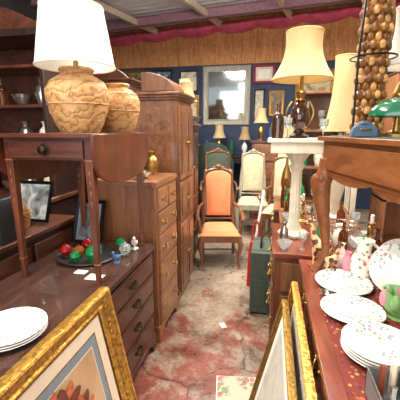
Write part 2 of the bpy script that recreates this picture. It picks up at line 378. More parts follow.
# ================================================================ LEFT SIDE
DT=.74
chest('dark_mahogany_dresser',-1.24,-.715,.55,1.88,0,DT,1,[1,1.05,1.15,1.2],[2,1,1,1],DARK,DARK,DARKT,pm=IRON)
b=B(); x0,x1,y0,y1,T=-1.17,-.74,1.28,1.86,1.435
b.box(x0-.02,x1+.01,y0-.03,y1+.02,T-.018,T,MAH)
b.box(x0,x1,y0,y1,T-.115,T-.018,MAH)
b.box(x0+.035,x1-.035,y0-.012,y0,T-.105,T-.03,MAH)
o=b.M.copy(); b.M=Matrix.Translation(((x0+x1)/2,y0-.012,T-.068))@Matrix.Rotation(PI/2,4,'X')
b.lathe(0,0,[(.026,0),(.026,.003),(.009,.006),(.007,.014),(.017,.02),(.018,.027),(.01,.032),(0,.033)],IRON,18); b.M=o
for xx in(x0+.018,x1-.018):
    for yy in(y0+.018,y1-.018):
        b.taper((xx,yy,T-.115),(xx,yy,DT),.038,.02,MAHZ)
        b.box(xx-.02,xx+.02,yy-.02,yy+.02,T-.12,T-.112,DESKW)
        for q in range(4): b.sph((xx,yy-.0165+q*.0004,T-.17-q*.045),.008,DESKW,(.6,.4,1.8),8,5)
        b.box(xx-.0135,xx+.0135,yy-.0135,yy+.0135,DT+.1,DT+.106,DESKW)
n=14; ly0,ly1=y0-.03,y1+.02
for X,d in((x1+.012,.014),(x0-.022,-.014)):
    P=[(X,ly0,T-.004),(X,ly1,T-.004)]+[(X,(ly0+ly1)/2+(ly1-ly0)/2*math.cos(PI*k/n),T-.05-.19*math.sin(PI*k/n)**.55) for k in range(n+1)]
    b.prism(P,(d,0,0),MAHZ)
b.done('drop_leaf_side_table',.002)
def jar(name,x,y,z,R,H,sx=1):
    b=B(); P=[(.0,0),(.6,0),(.64,.03),(.74,.12),(.9,.32),(1,.55),(.99,.68),(.86,.82),(.6,.9),(.5,.93),(.5,.96),(.56,1.0),(.52,1.03),(.4,1.03)]
    b.lathe(x,y,[(r*R,z+h*H) for r,h in P],TERRA,40)
    for hh,rr in((.46,.965),(.8,.875),(.2,.79)):
        b.tube(arc(33,lambda t:(x+R*rr*math.cos(2*PI*t),y+R*rr*math.sin(2*PI*t),z+hh*H))[:-1],.003,TERRA,6,True)
    for k in range(10):
        a=2*PI*k/10
        def P3(da,h):
            r=R*(1.0 if h>.5 else .90+.1*(h-.32)/.23 if h>.32 else .8+.1*(h-.2)/.12)
            r=R*(.99-(h-.68)*.9) if h>.68 else r
            r-=.0025
            return (x+r*math.cos(a+da),y+r*math.sin(a+da),z+h*H)
        b.tube([P3(-.12,.5),P3(-.02,.58),P3(.02,.68),P3(.12,.76)],[.002,.0045,.0045,.002],TERRA,6)
        b.tube([P3(.18,.5),P3(.1,.56),P3(.02,.62)],[.002,.004,.002],TERRA,6)
        b.tube([P3(-.2,.26),P3(-.08,.36),P3(.05,.32),P3(.16,.42)],[.002,.0045,.0045,.002],TERRA,6)
    return b
def shade_m(b,x,y,z0,z1,r0,r1,m,pleat=0,curve=0,seg=48,nf=24):
    P=[(r0+(r1-r0)*t+ -curve*math.sin(PI*t),z0+(z1-z0)*t) for t in [k/8 for k in range(9)]]
    Q=[(r-.004,z) for r,z in P][::-1]
    b.lathe(x,y,P+Q+[P[0]],m,seg,flute=pleat,nf=nf,cap=False)
    for zz,rr in((z0,r0),(z1,r1)): b.tube([(x+rr*math.cos(2*PI*k/32),y+rr*math.sin(2*PI*k/32),zz) for k in range(32)],.004,m,6,True)
    b.tube([(x,y,z0-.05),(x,y,z1-.005)],.006,BRASS,8); b.sph((x,y,z1+.008),.012,BRASS,seg=8,n=6)
    for k in range(3):
        a=2*PI*k/3; b.tube([(x,y,z1-.015),(x+r1*.97*math.cos(a),y+r1*.97*math.sin(a),z1-.01)],.002,BRASS,5)
b=jar('',-.90,1.47,T,.143,.285); shade_m(b,-.90,1.47,1.735,1.985,.176,.136,SH_W)
b.tube([(-.90,1.47,T+.28),(-.90,1.47,1.76)],.012,BRASS,10); b.done('carved_jar_table_lamp')
jar('',-.83,1.748,T,.118,.25).done('carved_terracotta_vase')
def plate(b,x,y,z,R,m=PLATE,sx=1,sy=1):
    b.lathe(x,y,[(0,z),(.55*R,z),(.6*R,z+.004),(.97*R,z+.018),(R,z+.02),(.985*R,z+.023),(.62*R,z+.009),(.55*R,z+.006),(0,z+.006)],m,36,sx,sy)
b=B()
for k in range(3): plate(b,-.87,.88,DT+k*.009,.122,WHITE if k<2 else PLATE)
b.done('floral_plate_stack')
b=B()
for k in range(3): plate(b,-.89,.64,DT+k*.009,.11,WHITE)
b.done('white_plate_stack')
b=B(); b.lathe(-1.0,1.6,[(0,DT),(.13,DT),(.17,DT+.012),(.165,DT+.016),(.12,DT+.006),(0,DT+.006)],BLACKF,32,1.0,.9); b.done('black_serving_tray')
def ball(name,x,y,z,r,m):
    b=B(); b.lathe(x,y,[(0,z),(r*.45,z),(r*.4,z+.004),(r*.8,z+r*.55),(r,z+r),(r*.85,z+r*1.5),(r*.5,z+r*1.85),(r*.16,z+r*1.97),(r*.16,z+r*2.15),(0,z+r*2.15)],m,20); b.done(name)
ball('green_glass_ornament',-.925,1.55,DT+.007,.046,G_GRN); ball('red_glass_ornament',-1.045,1.69,DT+.007,.036,G_RED)
ball('red_glass_ornament',-1.115,1.58,DT+.007,.034,G_RED); ball('blue_glass_ornament',-.965,1.66,DT+.007,.030,G_BLU)
ball('green_glass_ornament',-1.02,1.52,DT+.007,.028,G_GRN); ball('clear_glass_ornament',-.80,1.68,DT,.036,G_CL); ball('orange_glass_ornament',-1.045,1.60,DT+.007,.03,G_ORG)
ball('green_glass_ornament',-.87,1.77,DT,.034,G_GRN)
# small bird figurine
def bird(name,x,y,z,s,m,ang=0):
    b=B(); b.M=Matrix.Translation((x,y,z))@Matrix.Rotation(ang,4,'Z')@Matrix.Scale(s,4)
    b.lathe(0,0,[(0,0),(.35,0),(.3,.08),(.08,.14),(.06,.3),(0,.3)],m,14)
    b.tube([(-.75,0,.62),(-.45,0,.52),(-.1,0,.5),(.2,0,.6),(.35,0,.85),(.4,0,1.0)],[.05,.14,.28,.26,.15,.13],m,12)
    b.sph((.43,0,1.05),.16,m,(1.1,.9,.95),12,8); b.tube([(.56,0,1.04),(.74,0,1.0)],[.05,.008],BRASS,6)
    for e in(-1,1): b.sph((-.1,e*.24,.55),.2,m,(1.5,.3,.8),10,6); b.sph((.5,e*.11,1.1),.025,BLACKM,seg=6,n=4)
    b.M=Matrix(); b.done(name)
bird('ceramic_bird_figurine',-.79,1.79,DT,.07,WHITE,-1.2); bird('ceramic_bird_figurine',-.80,1.57,DT,.055,BLUEG,-2)
b=B(); b.box(-.86,-.78,1.34,1.40,DT,DT+.002,PAPER); b.done('price_tag')
b=B(); b.box(-.95,-.89,1.39,1.43,DT,DT+.002,PAPER); b.done('price_tag')
frame('small_framed_drawing',(-1.22,1.80,DT+.003),(1,0,0),(0,.10,.27),.2,.28,.022,.015,BLACKM,[(.02,MAT_BL),(0,art('grey_drawing',['#2a2c2e','#6d7274','#a9a9a4'],12))])
chest('oak_chest_of_drawers',-1.14,-.70,1.94,2.385,0,1.13,1,[.8,.8,1,1.1,1.2],[2,1,1,1,1],OAKZ,OAK,OAK,over=.012)
cabinet('walnut_cupboard',-1.12,-.70,2.46,2.93,0,1.70,1,2,WAL,WALY,WALY,rails=(.42,.62))
b=B(); n=12; P=[(-1.0,2.52,1.7422)]+[(-.74-.26*(1-math.cos(t*PI/2)),2.52,1.7422+.14*math.sin(t*PI/2)) for t in[k/n for k in range(n+1)]]
b.prism(P,(0,.34,0),WAL); b.done('wooden_bread_box',.003)
cabinet('dark_wardrobe',-1.17,-.78,3.0,3.52,0,1.48,1,2,ESP,DARK,DARK,rails=(.5,))
cabinet('mahogany_armoire',-1.85,-1.28,2.95,3.4,0,1.88,1,2,DARK,DARK,DARK,ped=True)
cabinet('walnut_wardrobe',-1.9,-1.1,3.95,5.0,0,1.62,1,3,WAL,DARK,WALY)
b=B(); hx0,hx1,hy0,hy1=-2.25,-1.5,2.0,2.38
b.box(hx0,hx1,hy0,hy1,0,.95,ESP)
for k in range(3):
    xa=hx0+.02+k*.245; b.box(xa,xa+.22,hy0-.014,hy0,.1,.6,DARK); b.box(xa,xa+.22,hy0-.014,hy0,.64,.9,DARK); b.sph((xa+.11,hy0-.026,.77),.013,BRASS,seg=8,n=6)
b.box(hx0-.02,hx1+.02,hy0-.03,hy1,.95,.98,DARK)
b.box(hx0,hx1,hy1-.02,hy1,.98,2.05,DARK)
for xx in(hx0,hx1-.03): b.box(xx,xx+.03,hy0+.05,hy1-.02,.98,2.05,ESP)
for z in(1.3,1.6,1.86): b.box(hx0+.03,hx1-.03,hy0+.05,hy1-.02,z,z+.02,DARK)
b.box(hx0-.03,hx1+.03,hy0+.02,hy1,2.05,2.09,ESP)
n=18; P=[(hx0-.03+(hx1-hx0+.06)*k/n,hy0+.02,2.11+.13*math.sin(PI*k/n)) for k in range(n+1)]
b.prism(P+[(hx1+.03,hy0+.02,2.09),(hx0-.03,hy0+.02,2.09)],(0,.04,0),DARK)
b.done('dark_display_hutch',.003)
# ================================================================ small ware
def bottle(name,x,y,z,r,h,m):
    b=B(); b.lathe(x,y,[(0,z),(r,z),(r,z+h*.55),(r*.85,z+h*.66),(r*.35,z+h*.75),(r*.3,z+h*.95),(r*.42,z+h*.96),(r*.42,z+h),(0,z+h)],m,16); return b.done(name)
def goblet(name,x,y,z,r,h,m):
    b=B(); b.lathe(x,y,[(0,z),(r*.8,z),(r*.75,z+.004),(r*.15,z+h*.08),(r*.12,z+h*.45),(r*.5,z+h*.53),(r*.95,z+h*.7),(r,z+h),(r*.94,z+h),(r*.85,z+h*.7),(0,z+h*.55)],m,16); return b.done(name)
def vase(name,x,y,z,r,h,m):
    b=B(); b.lathe(x,y,[(0,z),(r*.6,z),(r*.65,z+h*.05),(r,z+h*.4),(r*.8,z+h*.68),(r*.38,z+h*.82),(r*.42,z+h*.92),(r*.62,z+h),(r*.55,z+h),(r*.33,z+h*.85),(0,z+h*.8)],m,20); return b.done(name)
def bowl(name,x,y,z,r,h,m):
    b=B(); b.lathe(x,y,[(0,z),(r*.45,z),(r*.42,z+h*.1),(r*.8,z+h*.5),(r,z+h),(r*.95,z+h),(r*.75,z+h*.55),(r*.35,z+h*.2),(0,z+h*.2)],m,22); return b.done(name)
def candlestick(name,x,y,z,h,m):
    b=B(); b.lathe(x,y,[(0,z),(.04,z),(.042,z+.01),(.015,z+.025),(.01,z+h*.25),(.02,z+h*.32),(.009,z+h*.4),(.011,z+h*.6),(.018,z+h*.66),(.01,z+h*.7),(.022,z+h*.76),(.02,z+h*.78),(.0,z+h*.78)],m,14)
    b.lathe(x,y,[(.01,z+h*.78),(.01,z+h),(0,z+h+.005)],PAPER,10); return b.done(name)
def tlamp(name,x,y,z,h,r,bm_,sm,br=.06,pleat=0):
    b=B(); hb=h*.55
    b.lathe(x,y,[(0,z),(br,z),(br,z+.015),(br*.5,z+.03),(br*.55,z+hb*.2),(br*1.1,z+hb*.45),(br*.9,z+hb*.65),(br*.3,z+hb*.85),(br*.2,z+hb),(0,z+hb)],bm_,18)
    shade_m(b,x,y,z+h*.56,z+h,r,r*.6,sm,pleat=pleat,curve=.02); return b.done(name)
def basket(name,x,y,z,r,h,m=WICK):
    b=B(); nl=int(h/.011)
    b.lathe(x,y,[(0,z),(r*.8,z),(r*.8,z+.004),(0,z+.004)],m,20)
    for j in range(nl):
        rr=r*(.8+.2*j/nl); b.tube([(x+(rr+.002*(-1)**(q+j))*math.cos(2*PI*q/28),y+(rr+.002*(-1)**(q+j))*math.sin(2*PI*q/28),z+.007+j*.011) for q in range(28)],.006,m,5,True)
    b.tube(arc(13,lambda t:(x-r*math.cos(PI*t),y,z+h+h*.9*math.sin(PI*t))),.006,m,6); b.done(name)
hut=[(vase,'ceramic_vase',.055,.19,MAT_CR),(bottle,'amber_bottle',.035,.2,G_AMB),(bowl,'pewter_bowl',.075,.08,SILVER),(vase,'pewter_vase',.055,.19,SILVER)]
for z in(.98,1.32,1.62):
    for k in range(4):
        f,nm,r,h,m=hut[(k+int(z*10))%4]; f(nm,hx0+.12+k*.17,hy0+.19,z,r,h,m)
b=B(); b.box(-1.95,-1.28,1.1,1.92,0,.86,ESP); b.box(-1.97,-1.26,1.08,1.94,.86,.885,DARK)
for k in range(2): b.box(-1.28,-1.266,1.14+k*.39,1.49+k*.39,.1,.82,DARK)
b.done('low_black_cabinet',.003)
def handbag(name,x,y,z,w,d,h,m):
    b=B(); P=[(x-w/2,y-d/2,z),(x+w/2,y-d/2,z),(x+w*.46,y-d/2,z+h*.7),(x+w*.36,y-d/2,z+h),(x-w*.36,y-d/2,z+h),(x-w*.46,y-d/2,z+h*.7)]
    b.prism(P,(0,d,0),m); b.tube(arc(11,lambda t:(x-w*.25*math.cos(PI*t),y,z+h-.01+h*.45*math.sin(PI*t))),.009,m,8)
    b.box(x-.02,x+.02,y-d/2-.006,y-d/2,z+h*.6,z+h*.75,BRASS); return b.done(name,.012)
handbag('black_handbag',-1.44,1.40,.885,.32,.16,.22,BLACKF)
b=B()
for k in range(5):
    a=.03*random.uniform(-1,1); b.box(-1.9+a,-1.72+a,1.3+a,1.56+a,.885+k*.03,.912+k*.03,[MAT_BL,BLACKF,DKGREEN,ESP,REDF][k])
b.done('book_stack',.002)
frame('grey_framed_photograph',(-1.62,1.72,.889),(1,0,0),(0,.10,.27),.3,.26,.02,.015,BLACKM,[(0,art('grey_photo',['#3a3e40','#7d8284','#b9b9b4','#55595c'],9))])
basket('wicker_basket',-1.44,1.60,.885,.08,.1)
# things on top of the mid-left furniture
basket('wicker_basket',-1.02,2.16,1.13,.09,.1); vase('brass_urn',-.84,2.28,1.13,.05,.17,BRASS); bowl('pewter_bowl',-.82,2.05,1.13,.06,.05,SILVER)
basket('wicker_basket',-1.35,4.2,1.656,.13,.16); vase('tall_green_vase',-1.3,4.55,1.656,.07,.3,GREENF); tlamp('background_table_lamp',-1.25,4.85,1.656,.5,.14,BRASS,SH_C,.06)
# big gilt frame leaning on the dresser
ORP=plain('print_orange','#b8643e',.6,0,.3,40); ORP2=plain('print_rust','#6e3a2c',.6,0,.3,40); PRINT=art('print_paper',['#a5805a','#bd9872','#c9a984'],3)
def flower(b,W,H,h):
    cen=[(.52,.66,.10,ORP),(.62,.70,.08,ORP2),(.45,.72,.08,ORP2),(.58,.60,.08,ORP),(.68,.62,.07,ORP),(.40,.63,.08,ORP),(.55,.75,.06,ORP2)]
    for ci,(cx,cy,s,c) in enumerate(cen):
        cx*=W; cy*=H
        for k in range(8):
            a=2*PI*k/8+ci; px,py=cx+s*.5*math.cos(a),cy+s*.5*math.sin(a); i=b.mi(c if k%2 else (ORP2 if c is ORP else ORP)); e=h+.0012+.0002*k+.0016*ci
            b.f([b.v(px+s*.48*math.cos(a)*math.cos(q)-s*.24*math.sin(a)*math.sin(q),py+s*.48*math.sin(a)*math.cos(q)+s*.24*math.cos(a)*math.sin(q),e) for q in [2*PI*j/12 for j in range(12)]],i)
        b.tube([(cx,cy,h+.0006),(.53*W,.3*H,h+.0006)],.003,DKGREEN,5)
frame('gilt_framed_flower_print',(-.505,.22,.004),(0,1,0),(-.155,0,.80),.92,.83,.07,.045,GOLD,[(.010,GOLD2),(.045,MAT_CR),(.005,GOLD2),(.03,MAT_BL),(.005,MAT_CR),(0,PRINT)],.008,flower)
# ================================================================ CHAIRS
def highchair(name,cx,cy,ang,fab,wd,H=1.04,W=.46,arms=True,seat=.36):
    b=B(); b.M=Matrix.Translation((cx,cy,0))@Matrix.Rotation(ang,4,'Z'); w=W/2
    for e in(-1,1):
        b.tube([(e*(w-.03),-.22,seat-.02),(e*(w-.015),-.235,seat-.1),(e*(w-.035),-.225,.12),(e*(w-.03),-.235,.03),(e*(w-.02),-.25,.0)],[.03,.028,.017,.016,.024],wd,8)
        b.tube([(e*(w-.05),.2,0),(e*(w-.05),.19,seat),(e*(w-.06),.24,seat+.3),(e*(w-.09),.29,H-.08)],[.018,.022,.02,.018],wd,8)
        b.tube([(e*(w-.04),-.2,.13),(e*(w-.05),.2,.13)],.011,wd,8)
        b.sph((e*(w-.085),.29,H-.05),.024,wd,(1,1,1.4),10,8)
        if arms:
            b.tube([(e*(w-.02),-.14,seat),(e*(w-.0),-.15,seat+.1),(e*(w+.005),-.18,seat+.19)],[.018,.013,.016],wd,8)
            b.tube([(e*(w-.06),.235,seat+.26),(e*(w-.0),.05,seat+.24),(e*(w+.012),-.12,seat+.2),(e*(w+.01),-.22,seat+.195),(e*(w+.0),-.24,seat+.17)],[.016,.018,.02,.024,.016],wd,8)
    b.tube([(-(w-.05),0,.13),(w-.05,0,.13)],.011,wd,8)
    b.prism([(-w+.01,-.24,seat-.07),(w-.01,-.24,seat-.07),(w-.04,.21,seat-.07),(-w+.04,.21,seat-.07)],(0,0,.065),wd)
    i=b.mi(fab); n=12; G=[]
    for r in range(n+1):
        row=[]
        for c in range(n+1):
            u=c/n*2-1; v_=r/n*2-1; k=(1-u**6)*(1-v_**6)
            row.append(b.v(u*(w-.015-.015*(v_+1)),-.015+v_*.22,seat+.055*max(k,0)**.5))
        G.append(row)
    for r in range(n):
        for c in range(n): b.f([G[r][c],G[r][c+1],G[r+1][c+1],G[r+1][c]],i)
    def by(z): return .2+(z-seat)*.14
    ww=w-.085; z0=seat+.12; z1=H-.1
    O=[(ww*.92,z0)]+[(ww*math.cos(PI*k/12),z1+.07*math.sin(PI*k/12)) for k in range(13)]+[(-ww*.92,z0)]
    rings=[]
    for s,dy in((1,0.0),(.98,-.028),(.8,-.042),(.45,-.048)):
        zc=(seat+H)/2
        rings.append([b.v(x*s,by(z)+dy-.012,zc+(z-zc)*(1-(1-s)*.6)) for x,z in O])
    for A,C in zip(rings,rings[1:]):
        for k in range(len(A)): b.f([A[k],A[(k+1)%len(A)],C[(k+1)%len(A)],C[k]],i)
    b.f(rings[-1],i)
    j=b.mi(wd); back=[b.v(x,by(z)+.015,z) for x,z in O]; b.f(back[::-1],j)
    for k in range(len(back)): b.f([back[k],back[(k+1)%len(back)],rings[0][(k+1)%len(back)],rings[0][k]],j)
    b.tube([(x*1.07,by(z)-.004,z+(.02 if z>H-.12 else 0)) for x,z in O],.017,wd,8,True)
    b.tube([(-w+.06,by(seat+.08),seat+.08),(w-.06,by(seat+.08),seat+.08)],.014,wd,8)
    for x,z,r in((0,H+.015,.034),(-.05,H+.0,.024),(.05,H+.0,.024),(-.09,H-.02,.018),(.09,H-.02,.018)): b.sph((x,by(H)-.01,z),r,wd,(1.1,.6,.8),10,6)
    return b.done(name)
CHW=wood('chair_walnut','#4a2a1a','#8a5a3a','z')
highchair('orange_high_back_armchair',-.525,3.50,math.radians(12),ORANGE,CHW,1.02,.46,True,.36)
highchair('beige_upholstered_chair',-.22,4.6,math.radians(5),BEIGE,GRAYW,1.14,.46,False,.46)
highchair('beige_upholstered_chair',.16,4.15,math.radians(-10),BEIGE,CHW,1.12,.46,True,.46)
highchair('green_upholstered_chair',-.74,4.80,math.radians(12),plain('green_fabric','#3b4538',.8),CHW,1.14,.5,True,.44)
# ================================================================ RIGHT SIDE
TZ=.78
b=B(); b.box(.17,1.15,.30,1.72,TZ-.028,TZ,REDW); b.box(.20,1.12,.33,1.69,TZ-.16,TZ-.028,REDW)
for k in range(3):
    ya=.37+k*.44; b.box(.188,.20,ya,ya+.40,TZ-.15,TZ-.04,REDW); pull_x(b,.188,ya+.2,TZ-.09,-1)
for xx in(.24,1.08):
    for yy in(.38,1.64): b.lathe(xx,yy,[(0,0),(.022,0),(.03,.06),(.018,.1),(.024,.3),(.034,.42),(.02,.46),(.036,.5),(.036,TZ-.16)],REDW,14)
b.done('long_red_wood_table',.003)
RUN=floral('red_runner_cloth','#6e281e',['#9c5838','#4e2420','#ad8254','#7e3428'],75,.3,.9,0,.45)
b=B(); b.box(.22,.66,.34,1.66,TZ,TZ+.003,RUN); b.done('table_runner')
TR=TZ+.003
chest('carved_sideboard',.055,.62,1.80,2.38,0,TZ,-1,[1,1.2,1.4],[2,1,1],SIDEB,WAL,REDW,panels=True)
chest('walnut_sideboard',.07,.66,2.86,3.45,0,TZ,-1,[1,1.2,1.4],[2,1,1],DARK,DARK,WALY)
b=B(); b.box(.09,.64,2.42,2.82,TZ-.03,TZ,WALY); b.box(.12,.61,2.44,2.80,TZ-.12,TZ-.03,WAL)
for xx in(.14,.59):
    for yy in(2.46,2.78): b.taper((xx,yy,TZ-.12),(xx,yy,0),.045,.028,WAL)
b.done('walnut_side_table',.003)
b=B(); plate(b,.335,1.44,TR,.112,PLATE,1.05,1.15); b.done('oval_floral_platter')
b=B(); plate(b,.32,1.205,TR,.112); b.done('floral_dinner_plate')
b=B()
for k in range(4): plate(b,.345,.97,TR+k*.009,.108,PLATE if k==3 else WHITE)
b.done('dinner_plate_stack')
b=B()
for k in range(3):
    b.M=Matrix.Translation((.535+.02*k,1.41+.035*k,TR+.104))@Matrix.Rotation(math.radians(-25),4,'Z')@Matrix.Rotation(math.radians(72),4,'X')
    plate(b,0,0,0,.108,PLATE)
b.M=Matrix(); b.done('upright_plate_row')
b=B(); x,y=.475,1.215
b.lathe(x,y,[(0,TR),(.035,TR),(.032,TR+.01),(.052,TR+.045),(.05,TR+.085),(.056,TR+.1),(.05,TR+.1),(.044,TR+.08),(0,TR+.03)],TGREEN,20)
for k in range(6):
    a=2*PI*k/6; b.sph((x+.047*math.cos(a),y+.047*math.sin(a),TR+.07),.026,PINK if k%2 else TGREEN,(.7,.7,1.3),10,6)
b.tube(arc(8,lambda t:(x+.045+.035*math.sin(PI*t),y,TR+.03+.055*t)),.006,TGREEN,6); b.done('tulip_cup')
b=B(); x,y=.43,1.53
b.lathe(x,y,[(0,TR),(.035,TR),(.038,TR+.01),(.052,TR+.05),(.048,TR+.1),(.03,TR+.135),(.032,TR+.16),(.042,TR+.185),(.037,TR+.185),(.026,TR+.14),(0,TR+.1)],PITCH,22)
b.tube(arc(9,lambda t:(x+.035+.045*math.sin(PI*t),y,TR+.06+.11*t)),.007,WHITE,6)
b.prism([(x-.036,y-.016,TR+.17),(x-.06,y,TR+.192),(x-.036,y+.016,TR+.17)],(0,0,.012),WHITE); b.done('floral_pitcher')
vase('pink_bud_vase',.375,1.57,TR,.026,.11,PINK); vase('white_bud_vase',.36,1.63,TR,.026,.13,PITCH)
bird('ceramic_bird_figurine',.49,1.335,TR,.05,PITCH,2.4); bowl('silver_bowl',.56,1.27,TR,.04,.035,SILVER); bowl('trinket_dish',.245,1.32,TR,.025,.02,SILVER)
def giraffe(name,cx,cy,z,H,ang):
    SP=floral(name+'_hide','#d8b484',['#5a2c14','#74401f'],38,.05,.4,0,.5)
    b=B(); b.M=Matrix.Translation((cx,cy,z))@Matrix.Rotation(ang,4,'Z')@Matrix.Scale(H,4)
    b.tube([(-.2,0,.42),(-.14,0,.45),(0,0,.45),(.12,0,.48),(.18,0,.5)],[.05,.1,.11,.12,.07],SP,12)
    b.tube([(.1,0,.5),(.18,0,.62),(.22,0,.78),(.25,0,.92)],[.1,.07,.055,.048],SP,10)
    b.tube([(.2,0,.93),(.28,0,.95),(.35,0,.9),(.4,0,.875)],[.04,.058,.042,.03],SP,10)
    for e in(-1,1):
        b.tube([(.25,e*.025,.97),(.24,e*.03,1.04)],[.012,.016],SP,6)
        b.tube([(.24,e*.035,.95),(.22,e*.1,.97)],[.024,.008],SP,6)
        b.tube([(.13,e*.055,.45),(.14,e*.06,.3),(.13,e*.06,.2),(.13,e*.06,.02)],[.06,.038,.032,.028],SP,8)
        b.tube([(-.15,e*.055,.43),(-.13,e*.06,.3),(-.17,e*.06,.2),(-.15,e*.06,.02)],[.07,.042,.03,.028],SP,8)
        b.sph((.3,e*.045,.965),.012,BLACKM,seg=6,n=4)
        for xx in(.13,-.15): b.tube([(xx+.005,e*.06,.03),(xx+.005,e*.06,.0)],[.03,.034],BLACKM,8)
    b.tube([(-.21,0,.44),(-.25,0,.34),(-.25,0,.24)],[.014,.01,.022],SP,6)
    b.lathe(0,0,[(0,-.02),(.28,-.02),(.28,.0),(0,.0)],CHW,20,1,.5)
    b.M=Matrix(); return b.done(name)
giraffe('giraffe_figurine',.265,1.62,TR+.0045,.235,math.radians(150))
giraffe('giraffe_figurine',.30,1.555,TR+.0035,.15,math.radians(20))
b=B(); x0,x1,y0,y1,z0,z1=.265,.45,.655,.81,TR,TR+.075
for xa,xb,ya,yb in((x0,x1,y0,y0+.004),(x0,x1,y1-.004,y1),(x0,x0+.004,y0,y1),(x1-.004,x1,y0,y1)): b.box(xa,xb,ya,yb,z0,z1,GREY)
b.box(x0,x1,y0,y1,z0,z0+.004,GREY); b.box((x0+x1)/2-.002,(x0+x1)/2+.002,y0,y1,z0,z1-.01,GREY)
b.tube([(x0,y0,z1),(x1,y0,z1),(x1,y1,z1),(x0,y1,z1)],.004,SILVER,6,True)
for k in range(12):
    xx=x0+.02+(k%6)*.028; yy=y0+.035+.07*(k//6)+.012*(k%3); b.tube([(xx,yy,z0+.01),(xx+.008,yy+.02,z1+.03)],[.008,.009],[SILVER,BLACKM,REDW,MAT_CR][k%4],6)
b.done('metal_cutlery_caddy')
PALE=art('pale_print',['#a9aaa4','#c8c7bd','#b4b0a0'],4)
def fr_right(name,a_bot,a_top,b0,W,H,fm,layers,rail,bead):
    frame(name,(a_bot,b0+W,.004),(0,-1,0),(a_top-a_bot,0,H),W,math.hypot(H,a_top-a_bot),rail,.028,fm,layers,bead)
fr_right('gilt_framed_picture',.075,.155,.62,.94,.72,GOLD,[(.01,BLACKM),(.06,MAT_CR),(0,PALE)],.045,.006)
fr_right('thin_framed_picture',-.045,.11,.74,.74,.66,GOLD2,[(.006,BLACKM),(.06,PAPER),(0,PALE)],.026,.005)
# desk
b=B(); DX0,DY1=.22,1.60; DW,DL,DZ=.56,.86,1.425
x0,x1,y0,y1=DX0,DX0+DW,DY1-DL,DY1
b.box(x0-.012,x1,y0,y1+.012,DZ-.022,DZ-.003,DESKW); b.box(x0+.03,x1-.03,y0+.03,y1-.03,DZ-.004,DZ,GREENF)
b.box(x0+.01,x1-.01,y0+.01,y1-.01,DZ-.165,DZ-.022,DESKW)
b.box(x0+.0,x0+.01,y0+.07,y1-.07,DZ-.145,DZ-.04,DESKW)
n=14
b.prism([(x0+.012,y0+.05+(y1-y0-.1)*k/n,DZ-.16-.03*abs(math.sin(2*PI*k/n))**.7) for k in range(n+1)]+[(x0+.012,y1-.05,DZ-.145),(x0+.012,y0+.05,DZ-.145)],(.012,0,0),DESKW)
for xx,ex in((x0+.03,-1),(x1-.03,1)):
    for yy,ey in((y0+.03,-1),(y1-.03,1)):
        b.tube([(xx,yy,DZ-.1),(xx+ex*.004,yy+ey*.004,DZ-.16),(xx+ex*.018,yy+ey*.02,DZ-.22),(xx+ex*.012,yy+ey*.012,DZ-.3),(xx-ex*.006,yy,DZ-.42),(xx-ex*.016,yy-ey*.012,DZ-.54),(xx+ex*.004,yy+ey*.004,TR+.03),(xx+ex*.012,yy+ey*.012,TR)],[.036,.038,.044,.036,.024,.017,.02,.03],DESKW,12)
        b.sph((xx+ex*.04,yy+ey*.03,DZ-.215),.024,DESKW,(1,1,1.8),10,6)
        for q in range(3): b.sph((xx+ex*(.05-.008*q),yy+ey*(.02-.02*q),DZ-.19),.009,DESKW,(1,1,2),8,5)
b.done('green_top_writing_desk',.002,rot=math.radians(14),pivot=(DX0,DY1,0))
b=B(); cx,cy,PZ=.165,2.14,1.40
b.box(cx-.185,cx+.185,cy-.165,cy+.165,PZ-.022,PZ,CREAM); b.box(cx-.165,cx+.165,cy-.145,cy+.145,PZ-.085,PZ-.022,CREAM)
b.lathe(cx,cy,[(0,TZ),(.09,TZ),(.095,TZ+.02),(.05,TZ+.04),(.038,TZ+.07),(.032,TZ+.1),(.032,PZ-.2),(.045,PZ-.17),(.034,PZ-.15),(.06,PZ-.11),(.08,PZ-.085)],CREAM,48,flute=.06,nf=12)
b.done('cream_pedestal_table',.003)
b=B(); x,y=.165,2.17
b.lathe(x,y,[(0,PZ),(.055,PZ),(.06,PZ+.015),(.035,PZ+.03),(.03,PZ+.05)],IRON,20)
b.lathe(x,y,[(.03,PZ+.05),(.055,PZ+.09),(.06,PZ+.13),(.045,PZ+.18),(.025,PZ+.21),(.03,PZ+.225)],DKBROWN,20)
b.lathe(x,y,[(.03,PZ+.225),(.02,PZ+.24),(.028,PZ+.27),(.012,PZ+.29),(.01,PZ+.36)],BRASS,16)
for e in(-1,1): b.tube(arc(9,lambda t:(x+e*(.05+.03*math.sin(PI*t)),y,PZ+.08+.14*t)),.006,BRASS,6)
shade_m(b,x,y,1.745,2.01,.178,.105,SH_C,pleat=.012,curve=.03,seg=96,nf=32); b.done('cream_shade_table_lamp')
tlamp('tan_shade_table_lamp',.50,2.66,TZ,1.18,.125,CREAM,SH_C,.07)
bottle('brown_decanter',.035,2.06,PZ,.034,.2,DKBROWN); goblet('crystal_goblet',.09,2.02,PZ,.026,.12,G_CL); goblet('crystal_goblet',.29,2.04,PZ,.026,.11,G_CL); vase('brass_urn',.02,2.18,PZ,.028,.13,BRASS)
wares=[(goblet,'crystal_goblet',.03,.15,G_CL),(bottle,'amber_bottle',.028,.2,G_AMB),(goblet,'crystal_goblet',.032,.13,G_CL),(vase,'silver_vase',.035,.16,SILVER),(bottle,'green_bottle',.026,.21,G_GRN),(vase,'porcelain_vase',.04,.15,PITCH),(bowl,'crystal_bowl',.055,.06,G_CL),(candlestick,'brass_candlestick',None,.22,BRASS)]
